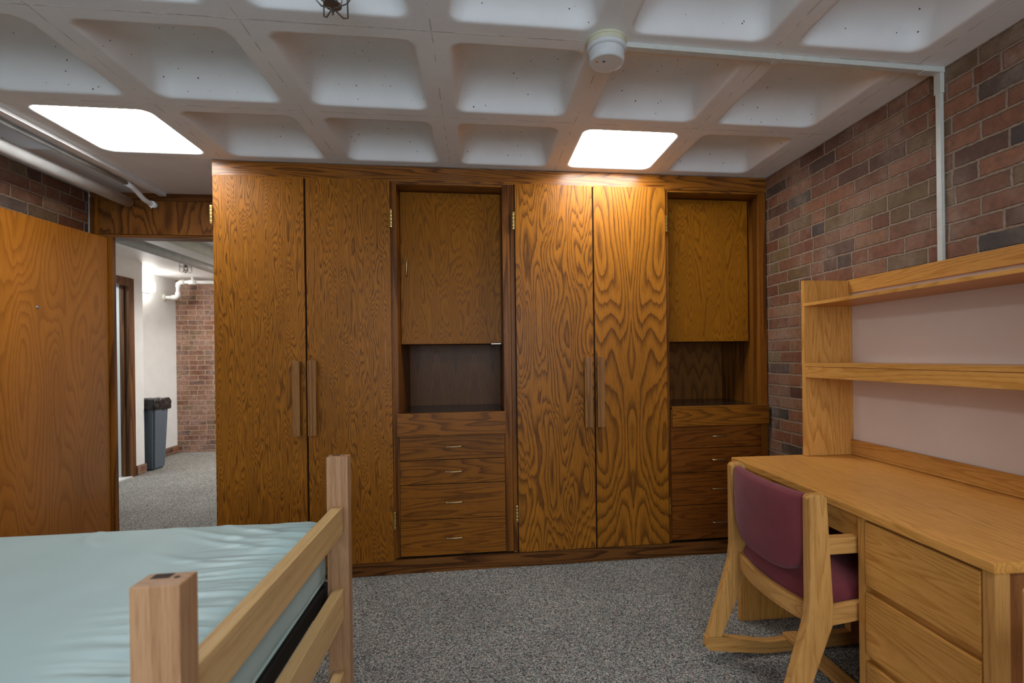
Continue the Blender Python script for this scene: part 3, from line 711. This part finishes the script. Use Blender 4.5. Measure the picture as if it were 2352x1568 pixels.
t, cd = niche_unit(1.183, 1.853, 1.198, 1.808, (1.198, 1.838, 0.823), (0.823, 0.676, 0.524, 0.318, 0.100), 1.511,
                   'dark oak unit of open niche and four drawers, in the corner by the brick wall', 'drawer_red', (1.201, 1.793))
tag(obj('fascia_board', B(-1.468, WR - 0.002, FY - 0.003, FY + 0.02, 2.307, H - 0.003, bev=0.001), 'dark_x'),
    'long dark oak board under the ceiling above all the wardrobe doors', 'fascia board')
tag(obj('plinth_board', B(-1.468, WR - 0.002, FY - 0.0005, FY + 0.02, 0.0, 0.084, bev=0.001), 'plinth_x'),
    'long dark oak plinth on the carpet below the wardrobe doors', 'plinth')

# ------------------------------------------------------------------ desk
DROT = 0.0155
t = thing('desk', (1.83, 2.285, 0), 'honey oak desk with drawers against the right brick wall', 'desk')
ORG[t] = Vector((1.83, 2.285, 0)); t.rotation_euler = (0, 0, -DROT)
FX = 1.213; Y0, Y1 = 1.024, 2.288
obj('desktop', B(FX, 1.832, Y0, Y1, 0.744, 0.770, bev=0.003), 'oak_Y', t)
obj('corner_stile', B(FX + 0.006, FX + 0.046, Y0 + 0.004, Y0 + 0.036, 0.0, 0.744, bev=0.004), 'chair_Z', t)
obj('end_panel', B(FX + 0.046, 1.80, Y0 + 0.009, Y0 + 0.034, 0.0, 0.744), 'desk_end_shaded', t)
obj('end_panel', B(FX + 0.012, 1.80, 2.238, 2.266, 0.0, 0.744), 'oak_Z', t)
obj('divider_panel', B(FX + 0.006, 1.80, 1.440, 1.466, 0.0, 0.744), 'oak_Z', t)
obj('modesty_panel', B(1.73, 1.75, 1.466, 2.238, 0.28, 0.744, bev=0), 'oak_Y', t)
obj('pedestal_back', B(1.78, 1.795, Y0 + 0.034, 1.44, 0.04, 0.744, bev=0), 'oak_Y', t)
for z0, z1 in ((0.536, 0.735), (0.318, 0.513), (0.085, 0.296)):
    dr = obj('drawer', B(FX + 0.004, FX + 0.024, Y0 + 0.040, 1.436, z0, z1, bev=0.004), 'oak_Y', t)
for z0, z1 in ((0.505, 0.545), (0.288, 0.326), (0.03, 0.084)):
    obj('drawer_rail', B(FX + 0.025, FX + 0.045, Y0 + 0.034, 1.44, z0, z1), 'oak_Y', t)
obj('pencil_drawer', B(FX + 0.020, FX + 0.040, 1.468, 2.236, 0.656, 0.738, bev=0.002), 'oak_Y', t)
obj('drawer_tray', B(FX + 0.04, 1.70, 1.50, 2.20, 0.675, 0.735, bev=0), 'hole', t)

# hutch on the desk
t = thing('desk_hutch', (1.70, 1.66, 0.77), 'honey oak shelf hutch with white back, standing on the desk', 'hutch')
hx = 1.570
obj('side_panel', B(hx, 1.822, 2.250, 2.272, 0.771, 1.620, bev=0.0015), 'oak_Z', t)
obj('side_panel', B(hx, 1.822, 1.040, 1.062, 0.771, 1.620, bev=0.0015), 'oak_Z', t)
obj('back_board', B(1.822, 1.832, 1.062, 2.250, 0.771, 1.60, bev=0), 'board', t)
obj('back_rail', B(1.806, 1.834, 1.062, 2.250, 1.559, 1.624, bev=0.0015), 'oak_Y', t)
obj('backsplash', B(1.808, 1.822, 1.062, 2.250, 0.772, 0.845, bev=0.0015), 'oak_Y', t)
obj('shelf', B(hx, 1.8215, 1.062, 2.250, 1.494, 1.509, bev=0.0015), 'oak_Y', t)
sh = obj('shelf', B(hx, 1.820, 1.062, 2.250, 1.204, 1.221, bev=0.0015), 'oak_Y', t)
obj('shelf_apron', B(hx + 0.001, hx + 0.02, 1.062, 2.250, 1.152, 1.202, bev=0.001), 'oak_Y', sh)

# ------------------------------------------------------------------ chair (built at its place by the desk, back to the camera)
def make_chair():
    t = thing('desk_chair', (1.25, 1.755, 0), 'oak two-position chair with maroon upholstery, pushed in under the desk', 'chair', 'maroon desk chairs')
    YA, YB = 1.488, 2.022; TH = 0.036
    for (y0, y1, s) in ((YA, YA + TH, 1), (YB - TH, YB, -1)):
        post = [(1.048, 0.800), (1.058, 0.812), (1.098, 0.812), (1.110, 0.800), (1.128, 0.46), (1.127, 0.392), (1.055, 0.212), (0.998, 0.088), (0.938, 0.088),
                (0.982, 0.222), (1.040, 0.405), (1.047, 0.47)]
        lg = obj('back_post', MB().prism(post, 'Y', y0, y1, 0.006, 2), 'chair_Z', t)
        run = [(0.932, 0.088), (0.998, 0.088), (1.02, 0.083), (1.20, 0.050), (1.24, 0.0505), (1.56, 0.0625), (1.66, 0.0655), (1.665, 0.006), (1.22, 0.001), (1.18, 0.002), (0.945, 0.034), (0.928, 0.05)]
        obj('runner', MB().prism(run, 'Y', y0, y1, 0.004, 2), 'chair_X', t)
        fl = [(1.585, 0.060), (1.660, 0.060), (1.640, 0.44), (1.632, 0.672), (1.575, 0.672), (1.572, 0.44)]
        obj('front_leg', MB().prism(fl, 'Y', y0, y1, 0.005, 2), 'chair_Z', t)
        obj('armrest', B(1.105, 1.60, y0 + 0.002, y1 - 0.002, 0.617, 0.671, bev=0.005), 'chair_X', t)
        obj('seat_rail', MB().prism([(1.105, 0.384), (1.60, 0.438), (1.60, 0.497), (1.105, 0.441)], 'Y', y0 + 0.004, y1 - 0.004, 0.004), 'chair_X', t)
    yi0, yi1 = YA + TH, YB - TH; yc = (yi0 + yi1) / 2; hw = (yi1 - yi0) / 2
    def bow(p):
        k = (p.y - yc) / hw
        return Vector((p.x - 0.034 * (1 - k * k), p.y, p.z))
    obj('back_rail', MB().rbox(1.075, 1.098, yi0, yi1, 0.375, 0.439, 0.004, 1, 24, 2, bow), 'chair_Y', t)
    obj('front_rail', B(1.60, 1.622, yi0, yi1, 0.438, 0.496, bev=0.004), 'chair_Y', t)
    obj('stretcher', B(1.288, 1.352, YA + 0.004, YB - 0.004, 0.052, 0.070, bev=0.002), 'chair_Y', t)
    def seatd(p):
        k = (p.y - yc) / hw; a = (p.x - 1.09) / 0.5
        z = p.z
        if z > 0.43: z += 0.030 * (1 - k ** 4) * (1 - (2 * a - 1) ** 6)
        z += 0.112 * (p.x - 1.09)
        x = p.x - 0.030 * (1 - k * k) * (1 - a)
        return Vector((x, p.y, z))
    obj('seat', MB().rbox(1.095, 1.605, yi0 + 0.001, yi1 - 0.001, 0.408, 0.470, 0.020, 20, 20, 2, seatd), 'maroon', t)
    zb, zt_ = 0.512, 0.803
    def backd(p):
        k = (p.y - yc) / hw
        q = (p.z - zb) / (zt_ - zb)                    # 0 at the bottom edge
        lift = 0.060 * abs(k) ** 4 * max(0.0, 1 - q / 0.75)
        lim = 1.0 - 0.11 * max(0.0, 1 - q / 0.40) ** 2
        x = p.x - 0.008 - 0.028 * (1 - k * k)
        if p.x < 1.085: x -= 0.014 * (1 - k ** 4) * (1 - (2 * q - 1) ** 4)
        return Vector((x, yc + k * lim * hw, p.z + lift))
    obj('backrest', MB().rbox(1.066, 1.102, yi0 + 0.0005, yi1 - 0.0005, zb, zt_, 0.016, 2, 26, 24, backd), 'maroon', t)
    return t
ch = make_chair()
def copy_tree(o, parent=None):
    c = o.copy(); COL.objects.link(c)
    if parent is not None: c.parent = parent
    for k in list(o.children): copy_tree(k, c)
    return c
c2 = copy_tree(ch); c2.location = (1.25, 0.590, 0)
c2['label'] = 'maroon chair of which only one oak post shows, at the right edge nearest the camera'

# ------------------------------------------------------------------ bed
PX0, PX1 = -0.523, -0.452
t = thing('bed_frame', (-1.5, 1.34, 0), 'pale oak bed frame with slatted end rails in the foreground', 'bed')
for y0, y1 in ((0.822, 0.872), (1.808, 1.856)):
    p_ = obj('post', B(PX0, PX1, y0, y1, 0.0, 0.930, bev=0.003), 'post_Z', t)
    obj('slot', B(PX0 + 0.012, PX0 + 0.040, y1 - 0.022, y1 - 0.004, 0.920, 0.9304, bev=0), 'hole', p_)
    obj('pin_hole', MB().lathe([(0.0045, 0.9304), (0.0045, 0.92)], (PX1 - 0.020, y0 + 0.03), 14), 'hole', p_)
for y0, y1 in ((0.822, 0.872), (1.808, 1.856)):
    obj('post', B(-2.54, -2.47, y0, y1, 0.0, 0.930, bev=0.003), 'post_Z', t)
for z0, z1 in ((0.667, 0.760), (0.372, 0.478), (0.085, 0.195)):
    obj('end_rail', B(-0.503, -0.468, 0.872, 1.808, z0, z1, bev=0.0035), 'pale_Y', t)
    obj('end_rail', B(-2.525, -2.49, 0.872, 1.808, z0, z1, bev=0.0035), 'pale_Y', t)
sf = MB()
sf.box(-0.560, -0.528, 0.872, 1.808, 0.440, 0.492); sf.box(-2.49, -2.45, 0.872, 1.808, 0.440, 0.492)
sf.box(-2.47, -0.523, 0.845, 0.866, 0.425, 0.492); sf.box(-2.47, -0.523, 1.812, 1.836, 0.425, 0.492)
sf.box(-2.47, -0.53, 0.866, 1.812, 0.470, 0.484, bev=0)
sf.prism([(-0.62, 0.425), (-0.523, 0.33), (-0.523, 0.50), (-0.62, 0.50)], 'Y', 1.800, 1.808)
obj('steel_deck', sf, 'black', t)

def mat_disp(p):
    x, y, z = p
    mx1, my0, my1 = -0.532, 0.878, 1.846
    if z > 0.66:
        dx = mx1 - x; dy = my1 - y
        # soft crown, lower at the borders
        crown = -0.012 * (math.exp(-dx / 0.10) + 0.6 * math.exp(-dy / 0.08) + 0.6 * math.exp(-(y - my0) / 0.08))
        # short gathers running in from the foot end
        q = y + 0.25 * dx * (y - 1.0) + 0.012 * noise.noise(Vector((x * 6, y * 6, 0)))
        g = abs(noise.noise(Vector((q * 24, x * 2.2, 3.1)))) + 0.6 * abs(noise.noise(Vector((q * 48, x * 3, 9.1))))
        amp = math.exp(-((dx - 0.05) / 0.16) ** 2) * 0.016
        wr = amp * (0.45 - g)
        # a few long folds out of the far corner
        for (x1_, y1_, x2_, y2_, a, wd) in ((-0.56, 1.62, -0.98, 1.80, 0.0075, 0.016), (-0.56, 1.56, -0.92, 1.72, 0.006, 0.014), (-0.57, 1.70, -0.86, 1.83, 0.006, 0.013),
                                            (-0.60, 1.46, -0.95, 1.58, 0.004, 0.014), (-1.16, 1.66, -1.24, 1.84, 0.005, 0.014)):
            L = math.hypot(x2_ - x1_, y2_ - y1_); ux, uy = (x2_ - x1_) / L, (y2_ - y1_) / L
            s_ = (x - x1_) * ux + (y - y1_) * uy; e_ = -(x - x1_) * uy + (y - y1_) * ux
            e_ -= 0.03 * math.sin(PI * s_ / L)
            if -0.05 < s_ < L + 0.1:
                fade = max(0.0, min(1.0, (s_ + 0.05) / 0.08)) * max(0.0, min(1.0, (L + 0.1 - s_) / 0.25))
                wr += a * fade * math.exp(-(e_ / wd) ** 2)
        wr += 0.002 * noise.noise(Vector((x * 2.5, y * 2.5, 5)))
        return Vector((x, y, z + crown + wr))
    k = 0.006 * noise.noise(Vector((x * 5, y * 5, z * 9)))
    return Vector((x + (k if x > -0.6 else 0), y + (k if y > 1.8 else 0), z))
t = thing('mattress', (-1.5, 1.36, 0.492), 'pale teal vinyl mattress lying on the oak bed frame', 'mattress')
obj('cover', MB().rbox(-2.46, -0.532, 0.878, 1.846, 0.494, 0.716, 0.034, 170, 130, 6, mat_disp), 'vinyl', t)
def loop(z, off):
    x0, x1, y0, y1 = -2.46 - off, -0.532 + off, 0.878 - off, 1.846 + off; r = 0.03; pts = []
    for cx, cy, a0 in ((x1 - r, y1 - r, 0), (x0 + r, y1 - r, PI / 2), (x0 + r, y0 + r, PI), (x1 - r, y0 + r, 1.5 * PI)):
        for k in range(6): pts.append((cx + r * math.cos(a0 + PI / 2 * k / 5), cy + r * math.sin(a0 + PI / 2 * k / 5), z))
    return pts + [pts[0]]
obj('piping', MB().tube(loop(0.508, -0.004), 0.005, 8, cap=False), 'vinyl_dark', t)
